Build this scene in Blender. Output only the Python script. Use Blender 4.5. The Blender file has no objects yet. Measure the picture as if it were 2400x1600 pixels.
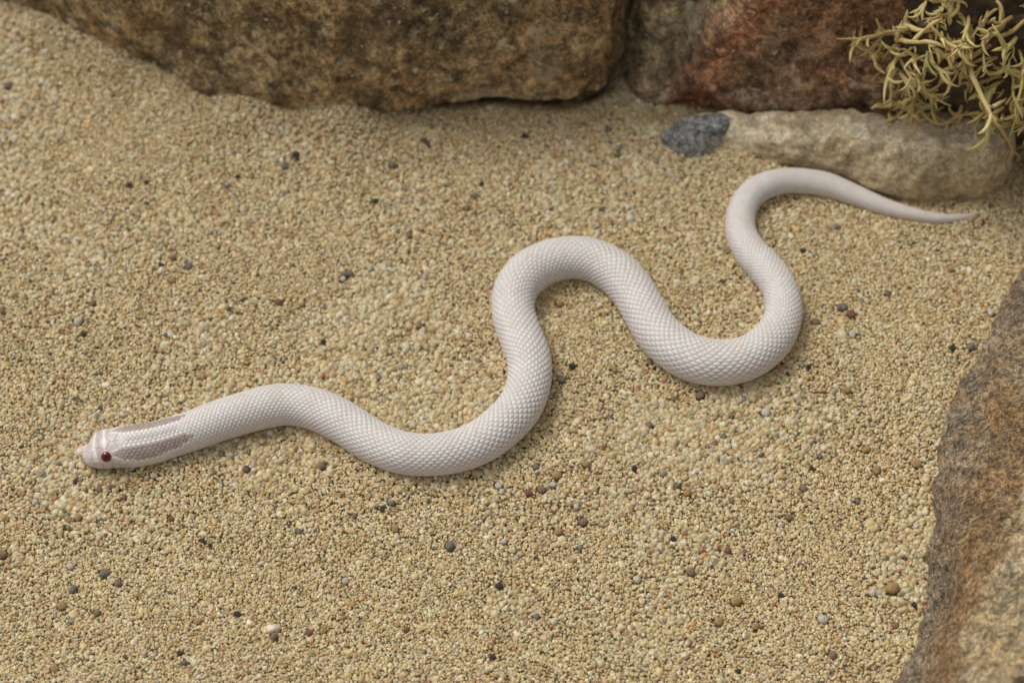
import bpy, math, random
import numpy as np
from mathutils import Vector, Matrix

random.seed(7)
rng = np.random.default_rng(11)
scene = bpy.context.scene
COL = scene.collection

# ------------------------------------------------------------------ camera
PITCH = math.radians(55.0)
DIST = 0.80
LENS = 80.0
CAM = np.array([0.0, -DIST * math.cos(PITCH), DIST * math.sin(PITCH)])
cam_data = bpy.data.cameras.new("camera")
cam = bpy.data.objects.new("camera", cam_data)
COL.objects.link(cam)
cam.location = CAM
cam.rotation_euler = (math.pi / 2 - PITCH, 0, 0)
cam_data.lens = LENS
cam_data.sensor_width = 36.0
cam_data.clip_start = 0.01
cam_data.clip_end = 50.0
cam_data.dof.use_dof = True
cam_data.dof.focus_distance = 0.755
cam_data.dof.aperture_fstop = 8.0
cam_data.dof.aperture_blades = 7
scene.camera = cam

# ------------------------------------------------------------------ sky and sun (overcast)
SUN_EL, SUN_AZ = math.radians(57), math.radians(-52)     # azimuth from +Y towards +X
world = bpy.data.worlds.new("World")
scene.world = world
world.use_nodes = True
wn = world.node_tree
wn.nodes.clear()
sky = wn.nodes.new("ShaderNodeTexSky")
sky.sky_type = 'NISHITA'
sky.sun_disc = False
sky.sun_elevation = SUN_EL
sky.sun_rotation = SUN_AZ
sky.dust_density = 4.0
hs = wn.nodes.new("ShaderNodeHueSaturation")
hs.inputs['Saturation'].default_value = 0.07             # grey cloud cover instead of blue
bgn = wn.nodes.new("ShaderNodeBackground")
bgn.inputs['Strength'].default_value = 0.12
wo = wn.nodes.new("ShaderNodeOutputWorld")
wn.links.new(sky.outputs[0], hs.inputs['Color'])
wn.links.new(hs.outputs[0], bgn.inputs['Color'])
wn.links.new(bgn.outputs[0], wo.inputs['Surface'])
sun_data = bpy.data.lights.new("sun", 'SUN')
sun_data.energy = 1.5
sun_data.angle = math.radians(22)
sun_data.color = (1.0, 0.95, 0.88)
sun = bpy.data.objects.new("sun", sun_data)
COL.objects.link(sun)
sd = Vector((math.sin(SUN_AZ) * math.cos(SUN_EL), math.cos(SUN_AZ) * math.cos(SUN_EL), math.sin(SUN_EL)))
sun.rotation_euler = sd.to_track_quat('Z', 'Y').to_euler()
sun.location = sd * 2
scene.view_settings.view_transform = 'Standard'
scene.view_settings.look = 'None'
scene.view_settings.exposure = -0.27
scene.view_settings.gamma = 1.0
scene.render.engine = 'CYCLES'
scene.cycles.use_denoising = True
scene.cycles.max_bounces = 6

# ------------------------------------------------------------------ photo pixel (2400 x 1600) -> place
FPX = LENS / 36.0 * 2400
FWD = np.array([0, math.cos(PITCH), -math.sin(PITCH)])
UPV = np.array([0, math.sin(PITCH), math.cos(PITCH)])
RGT = np.array([1.0, 0, 0])

def at(px, py, z=0.0):
    """point where the ray through a photo pixel meets the height z"""
    d = FWD + RGT * ((px - 1200) / FPX) + UPV * ((800 - py) / FPX)
    t = (z - CAM[2]) / d[2]
    return CAM + d * t

def project(p):
    q = np.asarray(p) - CAM
    dep = q @ FWD
    return 1200 + FPX * (q @ RGT) / dep, 800 - FPX * (q @ UPV) / dep, dep

# ------------------------------------------------------------------ numpy noise
_perm = np.random.default_rng(3).permutation(256)
_perm = np.concatenate([_perm, _perm, _perm])
_grad = np.random.default_rng(4).normal(size=(256, 3))
_grad /= np.linalg.norm(_grad, axis=1)[:, None]

def perlin(P):
    P = np.asarray(P, float)
    i = np.floor(P).astype(int)
    f = P - i
    i &= 255
    w = f * f * f * (f * (f * 6 - 15) + 10)
    out = np.zeros(len(P))
    for dx in (0, 1):
        for dy in (0, 1):
            for dz in (0, 1):
                hsh = _perm[_perm[_perm[(i[:, 0] + dx) & 255] + ((i[:, 1] + dy) & 255)] + ((i[:, 2] + dz) & 255)]
                g = _grad[hsh]
                dot = g[:, 0] * (f[:, 0] - dx) + g[:, 1] * (f[:, 1] - dy) + g[:, 2] * (f[:, 2] - dz)
                wx = w[:, 0] if dx else 1 - w[:, 0]
                wy = w[:, 1] if dy else 1 - w[:, 1]
                wz = w[:, 2] if dz else 1 - w[:, 2]
                out += dot * wx * wy * wz
    return out * 1.6

def fbm(P, wavelength, octaves=4, gain=0.5, off=0.0):
    P = np.asarray(P, float)
    s = np.zeros(len(P))
    a = 1.0
    fr = 1.0 / wavelength
    for k in range(octaves):
        s += a * perlin(P * fr + off + 17.3 * k)
        a *= gain
        fr *= 2.07
    return s

def smooth(a, b, x):
    t = np.clip((x - a) / (b - a), 0, 1)
    return t * t * (3 - 2 * t)

# ------------------------------------------------------------------ mesh helpers
def link_mesh(name, me, mat=None, parent=None):
    o = bpy.data.objects.new(name, me)
    COL.objects.link(o)
    if mat is not None and not me.materials:
        me.materials.append(mat)
    if parent is not None:
        o.parent = parent
    return o

def grid_mesh(name, V, nu, nv, closed_u=True, flip=False):
    """V: (nv*nu,3) rows of rings"""
    jj, ii = np.meshgrid(np.arange(nv - 1), np.arange(nu if closed_u else nu - 1), indexing='ij')
    i2 = (ii + 1) % nu
    q = np.stack([jj * nu + ii, jj * nu + i2, (jj + 1) * nu + i2, (jj + 1) * nu + ii], -1).reshape(-1, 4)
    if flip:
        q = q[:, ::-1]
    me = bpy.data.meshes.new(name)
    me.vertices.add(len(V))
    me.vertices.foreach_set('co', np.ascontiguousarray(V, dtype=np.float32).ravel())
    me.loops.add(q.size)
    me.loops.foreach_set('vertex_index', np.ascontiguousarray(q, dtype=np.int32).ravel())
    me.polygons.add(len(q))
    me.polygons.foreach_set('loop_start', np.arange(0, q.size, 4, dtype=np.int32))
    me.polygons.foreach_set('loop_total', np.full(len(q), 4, dtype=np.int32))
    me.polygons.foreach_set('use_smooth', np.ones(len(q), dtype=bool))
    me.update(calc_edges=True)
    me.validate()
    return me

def vert_normals(me):
    n = np.zeros(len(me.vertices) * 3, dtype=np.float32)
    me.vertex_normals.foreach_get('vector', n)
    return n.reshape(-1, 3).astype(float)

def set_co(me, V):
    me.vertices.foreach_set('co', np.ascontiguousarray(V, dtype=np.float32).ravel())
    me.update()

def set_col(me, name, C):
    a = me.attributes.new(name, 'FLOAT_COLOR', 'POINT')
    C4 = np.ones((len(C), 4), dtype=np.float32)
    C4[:, :3] = C
    a.data.foreach_set('color', C4.ravel())

def tag(o, label=None, cat=None, group=None, kind=None):
    if label: o['label'] = label
    if cat: o['category'] = cat
    if group: o['group'] = group
    if kind: o['kind'] = kind
    return o

def empty(name, loc):
    o = bpy.data.objects.new(name, None)
    o.empty_display_size = 0.01
    COL.objects.link(o)
    o.location = loc
    return o

# ------------------------------------------------------------------ node helpers
class NT:
    def __init__(self, name):
        self.mat = bpy.data.materials.new(name)
        self.mat.use_nodes = True
        self.t = self.mat.node_tree
        self.t.nodes.clear()
        self.out = self.n('ShaderNodeOutputMaterial')
        self.b = self.n('ShaderNodeBsdfPrincipled')
        self.l(self.b.outputs[0], self.out.inputs['Surface'])
        self.tc = self.n('ShaderNodeTexCoord').outputs['Object']
    def n(self, typ, **kw):
        x = self.t.nodes.new(typ)
        for k, v in kw.items():
            setattr(x, k, v)
        return x
    def l(self, a, b):
        self.t.links.new(a, b)
    def noise(self, scale, detail=5, rough=0.6, vec=None, dist=0.0):
        x = self.n('ShaderNodeTexNoise')
        x.inputs['Scale'].default_value = scale
        x.inputs['Detail'].default_value = detail
        x.inputs['Roughness'].default_value = rough
        x.inputs['Distortion'].default_value = dist
        self.l(vec or self.tc, x.inputs['Vector'])
        return x.outputs['Fac']
    def ramp(self, fac, stops):
        x = self.n('ShaderNodeValToRGB')
        e = x.color_ramp.elements
        while len(e) < len(stops):
            e.new(0.5)
        for k, (p, c) in enumerate(stops):
            e[k].position = p
            e[k].color = (*c, 1) if len(c) == 3 else c
        self.l(fac, x.inputs['Fac'])
        return x.outputs['Color']
    def mix(self, fac, a, b, mode='MIX'):
        x = self.n('ShaderNodeMix', data_type='RGBA', blend_type=mode)
        for s, v in ((x.inputs[0], fac), (x.inputs[6], a), (x.inputs[7], b)):
            if isinstance(v, (int, float)):
                s.default_value = v
            elif isinstance(v, tuple):
                s.default_value = (*v, 1)
            else:
                self.l(v, s)
        return x.outputs[2]
    def mask(self, fac, a, b):
        x = self.n('ShaderNodeMapRange')
        x.interpolation_type = 'SMOOTHSTEP'
        x.inputs['From Min'].default_value = a
        x.inputs['From Max'].default_value = b
        self.l(fac, x.inputs['Value'])
        return x.outputs[0]
    def bump(self, h, dist, strength=1.0, prev=None):
        x = self.n('ShaderNodeBump')
        x.inputs['Distance'].default_value = dist
        x.inputs['Strength'].default_value = strength
        self.l(h, x.inputs['Height'])
        if prev is not None:
            self.l(prev, x.inputs['Normal'])
        return x.outputs['Normal']

def G(v):
    """sRGB 0-255 triple -> linear"""
    o = []
    for c in v:
        c /= 255.0
        o.append(c / 12.92 if c <= 0.04045 else ((c + 0.055) / 1.055) ** 2.4)
    return tuple(o)

# ================================================================== ground relief
A_LEFT = np.array([at(*p)[:2] for p in
                   [(-150, -50), (0, 20), (60, 55), (130, 95), (200, 125), (290, 158), (380, 172), (440, 196), (560, 216), (680, 242), (800, 262)]])

def dist_poly(XY, poly):
    d = np.full(len(XY), 9.0)
    for a, b in zip(poly[:-1], poly[1:]):
        ab = b - a
        t = np.clip(((XY - a) @ ab) / (ab @ ab), 0, 1)
        q = a + t[:, None] * ab
        d = np.minimum(d, np.hypot(*(XY - q).T))
    return d

A_RIGHT = np.array([at(*p)[:2] for p in [(980, 258), (1060, 250), (1180, 243), (1260, 250), (1320, 254), (1370, 242), (1415, 220)]]) + np.array([0.0, 0.0075])
SLAB_L = np.array([at(*p)[:2] for p in [(1590, 345), (1680, 372), (1760, 395)]])

def ground_h(XY):
    XY = np.atleast_2d(np.asarray(XY, float))
    P = np.c_[XY, np.zeros(len(XY))]
    h = 0.0014 * fbm(P, 0.10, 2, 0.5, 3.1) + 0.0008 * perlin(P / 0.034 + 9.7) + 0.0005 * perlin(P / 0.013 + 4.4)
    d = dist_poly(XY, A_LEFT)
    lump = 1 + 0.8 * perlin(P / 0.022 + 2.2)
    h += 0.009 * np.exp(-(d / 0.030) ** 1.3) * lump
    d3 = dist_poly(XY, A_RIGHT)
    h -= 0.0075 * np.exp(-(d3 / 0.0065) ** 2)
    d2 = dist_poly(XY, SLAB_L)
    h += 0.006 * np.exp(-(d2 / 0.014) ** 1.5)
    return h

def gh(x, y):
    return float(ground_h([[x, y]])[0])

def on_ground(px, py):
    p = at(px, py, 0.0)
    for _ in range(3):
        p = at(px, py, gh(p[0], p[1]))
    return p

# coarse ground sheet under the grains
m = NT('sand_bed')
v = m.n('ShaderNodeTexVoronoi'); v.inputs['Scale'].default_value = 750
m.l(m.tc, v.inputs['Vector'])
sep = m.n('ShaderNodeSeparateColor'); m.l(v.outputs['Color'], sep.inputs[0])
c = m.ramp(sep.outputs[0], [(0.0, (0.36, 0.25, 0.115)), (0.45, (0.47, 0.365, 0.20)), (0.85, (0.54, 0.44, 0.265)), (0.98, (0.20, 0.15, 0.09))])
m.l(c, m.b.inputs['Base Color'])
m.b.inputs['Roughness'].default_value = 0.8
vm = m.n('ShaderNodeMath', operation='MULTIPLY'); vm.inputs[1].default_value = -1.0
m.l(v.outputs['Distance'], vm.inputs[0])
m.l(m.bump(vm.outputs[0], 0.0012, 0.8), m.b.inputs['Normal'])
MAT_BED = m.mat

fine = np.linspace(-0.36, 0.36, 260)
outer = np.array([0.42, 0.55, 0.8, 1.2, 2.0, 4.0, 8.0])
ax = np.concatenate([-outer[::-1], fine, outer])
gx, gy = np.meshgrid(ax, ax)
XY = np.c_[gx.ravel(), gy.ravel()]
Z = ground_h(XY) - 0.0007
gm = grid_mesh('ground', np.c_[XY, Z], len(ax), len(ax), closed_u=False)
ground = link_mesh('ground', gm, MAT_BED)
tag(ground, 'pale beige coarse sand bed between the rocks', kind='structure')

# ================================================================== rocks
def rock_mesh(name, contour, n_u, n_low, n_face, n_cap, spine=0.6, disp=((0.045, 0.006), (0.016, 0.0026), (0.006, 0.0011), (0.0024, 0.0005)),
              seed=0.0, smooth_n=25, dome=0.006, strata=0.0, axis=None):
    """contour rows: x, y, height, lean (inward shift at the top), undercut ; closed, counter-clockwise"""
    C = np.array(contour, float)
    D = np.vstack([C, C[:1]])
    L = np.concatenate([[0], np.cumsum(np.hypot(*np.diff(D[:, :2], axis=0).T))])
    u = np.linspace(0, L[-1], n_u, endpoint=False)
    R = np.stack([np.interp(u, L, D[:, k]) for k in range(5)], 1)
    k = np.hanning(9); k /= k.sum()
    for col in range(5):
        R[:, col] = np.convolve(np.r_[R[-4:, col], R[:, col], R[:4, col]], k, 'valid')
    S = R[:, :2].copy()
    w = np.ones(smooth_n) / smooth_n
    h2 = smooth_n // 2
    for _ in range(2):
        for col in range(2):
            S[:, col] = np.convolve(np.r_[S[-h2:, col], S[:, col], S[:h2, col]], w, 'valid')
    T = np.roll(S, -1, 0) - np.roll(S, 1, 0)
    N = np.c_[-T[:, 1], T[:, 0]]
    N /= np.linalg.norm(N, axis=1)[:, None] + 1e-9      # inward for CCW
    H, lean, und = R[:, 2], R[:, 3], R[:, 4]
    cx, cy = C[:, 0].mean(), C[:, 1].mean()
    rings = []
    for t in np.linspace(0, 1, n_low):                   # buried foot and undercut
        z = -0.012 + t * (0.016 + 0.22 * und)
        ins = und * (1 - t) ** 0.6
        rings.append(np.c_[R[:, :2] + N * ins[:, None], z])
    for t in np.linspace(0, 1, n_face + 1)[1:]:          # face
        zl = 0.004 + 0.22 * und
        z = zl + (H - zl) * (1 - (1 - t) ** 1.25)
        ins = lean * (0.65 * t + 0.35 * t ** 4)
        rings.append(np.c_[R[:, :2] + N * ins[:, None], z])
    rim = rings[-1]
    cen = np.c_[cx + spine * (rim[:, 0] - cx), np.full(n_u, cy)]
    if axis is not None:
        qa, qb = np.array(axis[0][:2]), np.array(axis[1][:2])
        ab = qb - qa
        tt = np.clip(((rim[:, :2] - qa) @ ab) / (ab @ ab), 0, 1)
        cen = qa + tt[:, None] * ab
    zc = H + dome
    if axis is not None:
        zc = np.polyval(np.polyfit(tt, H, 3), tt) + dome
    for t in np.linspace(0, 1, n_cap + 1)[1:]:
        s = t
        rings.append(np.c_[rim[:, :2] * (1 - s) + cen * s, rim[:, 2] * (1 - s) ** 1.5 + zc * (1 - (1 - s) ** 1.5)])
    V = np.concatenate(rings)
    me = grid_mesh(name, V, n_u, len(rings))
    Nn = vert_normals(me)
    dsp = np.zeros(len(V))
    for q, (wl, amp) in enumerate(disp):
        nz = perlin(V / wl + seed + 5.1 * q)
        if q == 1:
            nz = 0.5 - 2 * np.abs(nz) * 0.8               # ridges and clefts
        dsp += amp * nz
    if strata:
        zz = V[:, 2] + 0.25 * V[:, 0] + 0.004 * perlin(V / 0.03 + seed)
        dsp += strata * np.abs(((zz / 0.011) % 1) - 0.5)
    foot = smooth(-0.012, 0.004, V[:, 2])
    V = V + Nn * (dsp * (0.25 + 0.75 * foot))[:, None]
    set_co(me, V)
    return me

def W(px, py, z, H, lean, und):
    p = at(px, py, z)
    return (p[0], p[1], H, lean, und)

def WP(x, y, H, lean, und):
    return (x, y, H, lean, und)

# ---- rock materials
def rock_mat(name, base, dark, light, accent, fleck, seed, scale=1.0, bump=0.0012, rough=0.85, accent_amt=(0.44, 0.62), contrast=1.0, w2=1.0, blotch=0.0):
    m = NT(name)
    mp = m.n('ShaderNodeMapping'); mp.inputs['Location'].default_value = (seed, seed * 1.7, seed * 0.3)
    m.l(m.tc, mp.inputs['Vector'])
    vec = mp.outputs[0]
    n1 = m.noise(26 * scale, 6, 0.68, vec, 0.3)
    n2 = m.noise(95 * scale, 6, 0.72, vec, 0.3)
    n3 = m.noise(300 * scale, 5, 0.75, vec)
    n4 = m.noise(950 * scale, 3, 0.7, vec)
    c = m.ramp(n1, [(0.36, dark), (0.50, base), (0.63, light)])
    c = m.mix(m.mask(m.noise(45 * scale, 6, 0.7, vec, 0.3), *accent_amt), c, accent)
    for nz, (lo, hi) in ((n2, (1 - 0.52 * w2, 1 + 0.5 * w2)), (n3, (0.50, 1.48)), (n4, (0.58, 1.42))):
        mr = m.n('ShaderNodeMapRange'); mr.interpolation_type = 'SMOOTHSTEP'
        mr.inputs['From Min'].default_value = 0.36; mr.inputs['From Max'].default_value = 0.64
        mr.inputs['To Min'].default_value = 1 + (lo - 1) * contrast; mr.inputs['To Max'].default_value = 1 + (hi - 1) * contrast
        m.l(nz, mr.inputs['Value'])
        vs = m.n('ShaderNodeVectorMath', operation='SCALE')
        m.l(c, vs.inputs[0]); m.l(mr.outputs[0], vs.inputs['Scale'])
        c = vs.outputs[0]
    if blotch:
        bl = m.n('ShaderNodeMath', operation='MULTIPLY'); bl.inputs[1].default_value = blotch
        m.l(m.mask(m.noise(62 * scale, 5, 0.62, vec, 0.5), 0.57, 0.68), bl.inputs[0])
        c = m.mix(bl.outputs[0], c, fleck)
        st = m.n('ShaderNodeMath', operation='MULTIPLY'); st.inputs[1].default_value = blotch
        m.l(m.mask(m.noise(34 * scale, 5, 0.65, vec, 0.4), 0.52, 0.66), st.inputs[0])
        c = m.mix(st.outputs[0], c, tuple(x * 0.6 for x in dark))
    fl = m.mask(m.noise(130 * scale, 3, 0.6, vec), 0.63, 0.69)
    c = m.mix(fl, c, fleck)
    fl2 = m.mask(m.noise(430 * scale, 2, 0.5, vec), 0.67, 0.72)
    c = m.mix(fl2, c, fleck)
    m.l(c, m.b.inputs['Base Color'])
    m.b.inputs['Roughness'].default_value = rough
    m.b.inputs['Specular IOR Level'].default_value = 0.35
    nb = m.bump(n2, bump * 1.5, 0.9)
    nb = m.bump(n3, bump * 0.6, 0.9, nb)
    nb = m.bump(n4, bump * 0.3, 0.9, nb)
    m.l(nb, m.b.inputs['Normal'])
    return m, c

m, _ = rock_mat('brown_rock', (0.300, 0.215, 0.108), (0.190, 0.138, 0.073), (0.37, 0.272, 0.14), (0.30, 0.19, 0.09), (0.60, 0.50, 0.34), 1.3, contrast=1.05, blotch=0.55)
MAT_A = m.mat

m, c = rock_mat('red_rock', (0.275, 0.180, 0.104), (0.165, 0.110, 0.066), (0.36, 0.245, 0.145), (0.31, 0.178, 0.10), (0.54, 0.42, 0.31), 5.2, contrast=1.05, blotch=0.4)
at_n = m.n('ShaderNodeAttribute', attribute_name='zone')
sepz = m.n('ShaderNodeSeparateColor'); m.l(at_n.outputs['Color'], sepz.inputs[0])
c = m.mix(m.mask(sepz.outputs[0], 0.35, 0.65), c, m.mix(0.8, c, (0.92, 1.16, 1.2), 'MULTIPLY'))   # greyer left facet
c = m.mix(sepz.outputs[1], c, m.mix(0.85, c, (1.06, 0.88, 0.80), 'MULTIPLY'))
c = m.mix(sepz.outputs[2], c, m.mix(0.8, c, (1.55, 1.12, 1.0), 'MULTIPLY'))
m.l(c, m.b.inputs['Base Color'])
MAT_B = m.mat

m, c = rock_mat('tan_slab', (0.56, 0.46, 0.285), (0.42, 0.33, 0.195), (0.66, 0.56, 0.37), (0.50, 0.39, 0.22), (0.72, 0.64, 0.47), 9.1, 1.1, 0.0009, contrast=0.5)
at_n = m.n('ShaderNodeAttribute', attribute_name='zone')
sepz = m.n('ShaderNodeSeparateColor'); m.l(at_n.outputs['Color'], sepz.inputs[0])
c = m.mix(sepz.outputs[0], c, m.mix(0.8, c, (1.08, 1.12, 1.28), 'MULTIPLY'))     # paler, greyer tint on upward faces and towards the left end
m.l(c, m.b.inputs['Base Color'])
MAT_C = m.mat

m, c = rock_mat('ochre_rock', (0.235, 0.175, 0.105), (0.16, 0.12, 0.073), (0.30, 0.225, 0.135), (0.245, 0.165, 0.085), (0.42, 0.34, 0.22), 3.7, 2.2, 0.00060, contrast=1.25, w2=0.6)
at_n = m.n('ShaderNodeAttribute', attribute_name='zone')
sepz = m.n('ShaderNodeSeparateColor'); m.l(at_n.outputs['Color'], sepz.inputs[0])
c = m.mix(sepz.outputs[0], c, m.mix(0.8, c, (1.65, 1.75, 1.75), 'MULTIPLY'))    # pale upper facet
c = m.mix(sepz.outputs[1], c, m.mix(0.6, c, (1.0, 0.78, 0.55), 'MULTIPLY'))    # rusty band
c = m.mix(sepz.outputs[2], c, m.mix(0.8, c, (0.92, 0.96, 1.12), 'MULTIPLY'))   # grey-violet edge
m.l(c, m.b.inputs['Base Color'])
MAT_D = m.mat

# ---- big brown rock
HA, LA = 0.105, 0.030
ctA = [W(-330, -110, 0.004, HA, LA, 0), W(-150, -40, 0.004, HA, LA, 0), W(0, 22, 0.005, HA, LA, 0), W(60, 55, 0.006, HA, LA, 0), W(130, 95, 0.006, HA, LA, 0),
       W(200, 124, 0.006, HA, LA, 0), W(290, 158, 0.006, HA, LA, 0), W(380, 180, 0.007, HA, LA, 0), W(460, 206, 0.007, HA, LA, 0),
       W(560, 222, 0.007, HA, LA, 0), W(680, 246, 0.006, HA, LA, 0), W(800, 264, 0.005, HA, LA, .001), W(880, 268, 0.004, HA, LA, .003),
       W(960, 262, 0.005, HA, LA, .010), W(1060, 250, 0.006, HA, LA, .015), W(1180, 243, 0.006, HA, LA, .016), W(1260, 250, 0.006, HA, LA, .016),
       W(1320, 256, 0.005, HA, LA, .016), W(1370, 243, 0.005, HA, LA, .015), W(1415, 222, 0.005, HA, .022, .008), W(1443, 190, 0.004, HA, .014, .006),
       W(1466, 110, 0.004, HA, .006, .004), W(1480, 20, 0.004, HA, .002, .003), W(1490, -120, 0.004, HA, .002, 0), W(1480, -260, 0.004, HA, .01, 0),
       W(1100, -420, 0, HA, LA, 0), W(400, -430, 0, HA, LA, 0), W(-150, -380, 0, HA, LA, 0), W(-380, -250, 0, HA, LA, 0)]
me = rock_mesh('brown_rock', ctA, 520, 12, 110, 50, seed=2.3, spine=0.55,
               disp=((0.06, 0.0055), (0.020, 0.0016), (0.007, 0.0011), (0.0028, 0.0006)))
rockA = link_mesh('brown_rock', me, MAT_A)
tag(rockA, 'long dark brown sandstone rock with the sand heaped against its foot', 'rock')

# ---- red-brown rock
HB = 0.10
ctB = [W(1456, 150, 0.003, HB, .026, .002), W(1462, 200, 0.003, HB, .030, .003), W(1486, 246, 0.003, HB, .034, .003), W(1510, 266, 0.002, HB, .036, .001),
       W(1555, 276, 0.002, HB, .030, .001), W(1640, 282, 0, HB, .024, .001), W(1740, 292, 0, HB, .022, .001), W(1860, 312, 0, HB, .020, .0),
       W(2000, 328, 0, HB, .020, 0), W(2150, 336, 0, HB, .022, 0), W(2350, 338, 0, HB, .022, 0), W(2560, 330, 0, HB, .02, 0),
       W(2750, 200, 0, HB, .01, 0), W(2700, -250, 0, HB, .01, 0), W(2200, -320, 0, HB, .02, 0), W(1750, -320, 0, HB, .02, 0), W(1520, -250, 0, HB, .004, 0), W(1510, -40, 0, HB, .004, 0), W(1480, 60, 0, HB, .010, .001)]
me = rock_mesh('red_rock', ctB, 460, 8, 100, 44, seed=11.7, spine=0.5,
               disp=((0.05, 0.0060), (0.022, 0.0020), (0.007, 0.0012), (0.0028, 0.0006)), smooth_n=31)
V = np.zeros(len(me.vertices) * 3, dtype=np.float32); me.vertices.foreach_get('co', V); V = V.reshape(-1, 3).astype(float)
e0 = at(1555, 276, 0)
ridge_x = e0[0] + V[:, 2] * 0.42 + 0.004 * perlin(V / 0.02 + 7)
# crest between the two facets: push the left facet back
left = smooth(-0.001, 0.009, ridge_x - V[:, 0])
V[:, 1] += 0.016 * left * smooth(0, 0.02, V[:, 2]) * smooth(0.14, 0.05, V[:, 1] - e0[1])
set_co(me, V)
redz = smooth(0.05, 0.35, fbm(V * [1, 1, 0.8], 0.05, 4, 0.55, 21.0)) * (1 - left)
edge = np.exp(-((ridge_x - V[:, 0] + 0.006) / 0.007) ** 2) * smooth(0.14, 0.05, V[:, 1] - e0[1])
set_col(me, 'zone', np.c_[left, np.clip(0.75 * redz + 0.3 * edge, 0, 1), edge])
rockB = link_mesh('red_rock', me, MAT_B)
tag(rockB, 'reddish brown rock with a grey-brown left facet behind the tan slab', 'rock')

# ---- tan slab
ctC = [W(1585, 338, 0, .004, .006, 0), W(1680, 368, 0, .009, .008, 0), W(1770, 398, 0, .014, .009, 0), W(1880, 416, 0, .018, .009, .001),
       W(1990, 440, 0, .021, .009, .003), W(2075, 462, 0.001, .023, .009, .004), W(2150, 474, 0.001, .024, .009, .003), W(2230, 474, 0.001, .025, .008, .002),
       W(2300, 468, 0.001, .0265, .005, .002), W(2348, 440, 0.001, .0265, .003, .002), W(2368, 398, 0, .026, .003, .001), W(2356, 360, 0, .025, .003, 0),
       W(2250, 346, 0, .024, .003, 0), W(2050, 338, 0, .022, .003, 0), W(1880, 322, 0, .019, .003, 0), W(1740, 304, 0, .013, .003, 0), W(1640, 296, 0, .008, .003, 0), W(1580, 308, 0, .004, .004, 0)]
me = rock_mesh('stone_slab', ctC, 420, 8, 60, 40, seed=4.1, axis=(at(1635, 316), at(2315, 405)), dome=0.0012, smooth_n=15,
               disp=((0.030, 0.0024), (0.012, 0.0011), (0.005, 0.0008), (0.0022, 0.0004)))
V = np.zeros(len(me.vertices) * 3, dtype=np.float32); me.vertices.foreach_get('co', V); V = V.reshape(-1, 3).astype(float)
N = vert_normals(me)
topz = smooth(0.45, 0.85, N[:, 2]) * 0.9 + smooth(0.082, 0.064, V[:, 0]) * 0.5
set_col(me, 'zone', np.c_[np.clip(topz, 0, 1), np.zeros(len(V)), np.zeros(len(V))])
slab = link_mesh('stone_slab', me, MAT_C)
tag(slab, 'low tan stone slab lying behind the tail of the snake', 'stone')

# ---- ochre rock on the right
ctD = [W(2470, 560, 0, .006, .012, 0), W(2415, 640, 0, .010, .012, 0), W(2380, 715, 0, .014, .013, 0), W(2335, 795, 0, .018, .018, 0), W(2285, 880, 0, .022, .021, 0),
       W(2238, 965, 0, .025, .027, 0), W(2205, 1050, 0, .028, .027, 0), W(2188, 1130, 0, .031, .027, .001), W(2180, 1210, 0, .033, .027, .001), W(2174, 1300, 0, .036, .027, .001),
       W(2162, 1390, 0, .040, .027, .001), W(2142, 1475, 0, .043, .027, .001), W(2112, 1565, 0, .046, .027, 0), W(2080, 1660, 0, .049, .027, 0), W(2050, 1780, 0, .05, .027, 0), W(2060, 1900, 0, .05, .02, 0),
       W(2450, 2000, 0, .05, .02, 0), W(2800, 1900, 0, .05, .02, 0), W(2950, 1500, 0, .045, .02, 0), W(2900, 1000, 0, .04, .02, 0), W(2700, 650, 0, .02, .02, 0)]
ctD = ctD[::-1] if False else ctD
# the rows run top to bottom along the left side and back up on the right: counter-clockwise
me = rock_mesh('ochre_rock', ctD, 560, 6, 80, 60, seed=8.8, axis=(at(2520, 780), at(2560, 1800)), dome=0.022,
               disp=((0.045, 0.0065), (0.022, 0.0032), (0.006, 0.0011), (0.0024, 0.0005)), smooth_n=41)
V = np.zeros(len(me.vertices) * 3, dtype=np.float32); me.vertices.foreach_get('co', V); V = V.reshape(-1, 3).astype(float)
N = vert_normals(me)
cD = np.array([c_[:2] for c_ in ctD])
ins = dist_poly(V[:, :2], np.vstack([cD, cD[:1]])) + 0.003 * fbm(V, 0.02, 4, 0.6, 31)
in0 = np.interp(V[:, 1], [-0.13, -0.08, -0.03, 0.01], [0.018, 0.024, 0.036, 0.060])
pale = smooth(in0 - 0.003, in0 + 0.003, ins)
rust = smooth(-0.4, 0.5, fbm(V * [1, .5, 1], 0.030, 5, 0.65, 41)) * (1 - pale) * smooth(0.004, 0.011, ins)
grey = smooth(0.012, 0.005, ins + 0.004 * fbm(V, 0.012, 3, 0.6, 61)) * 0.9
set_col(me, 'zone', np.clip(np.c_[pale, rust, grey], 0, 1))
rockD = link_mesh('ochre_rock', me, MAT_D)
tag(rockD, 'ochre and grey rough rock rising beside the open sand, without moss', 'rock')

POLYS = [np.array([c[:2] for c in ct]) for ct in (ctA, ctB, ctC, ctD)]

def inside(XY, poly):
    x, y = XY[:, 0], XY[:, 1]
    r = np.zeros(len(XY), bool)
    n = len(poly)
    for i in range(n):
        x1, y1 = poly[i]; x2, y2 = poly[(i + 1) % n]
        cnd = (y1 > y) != (y2 > y)
        r ^= cnd & (x < (x2 - x1) * (y - y1) / (y2 - y1 + 1e-12) + x1)
    return r

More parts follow.
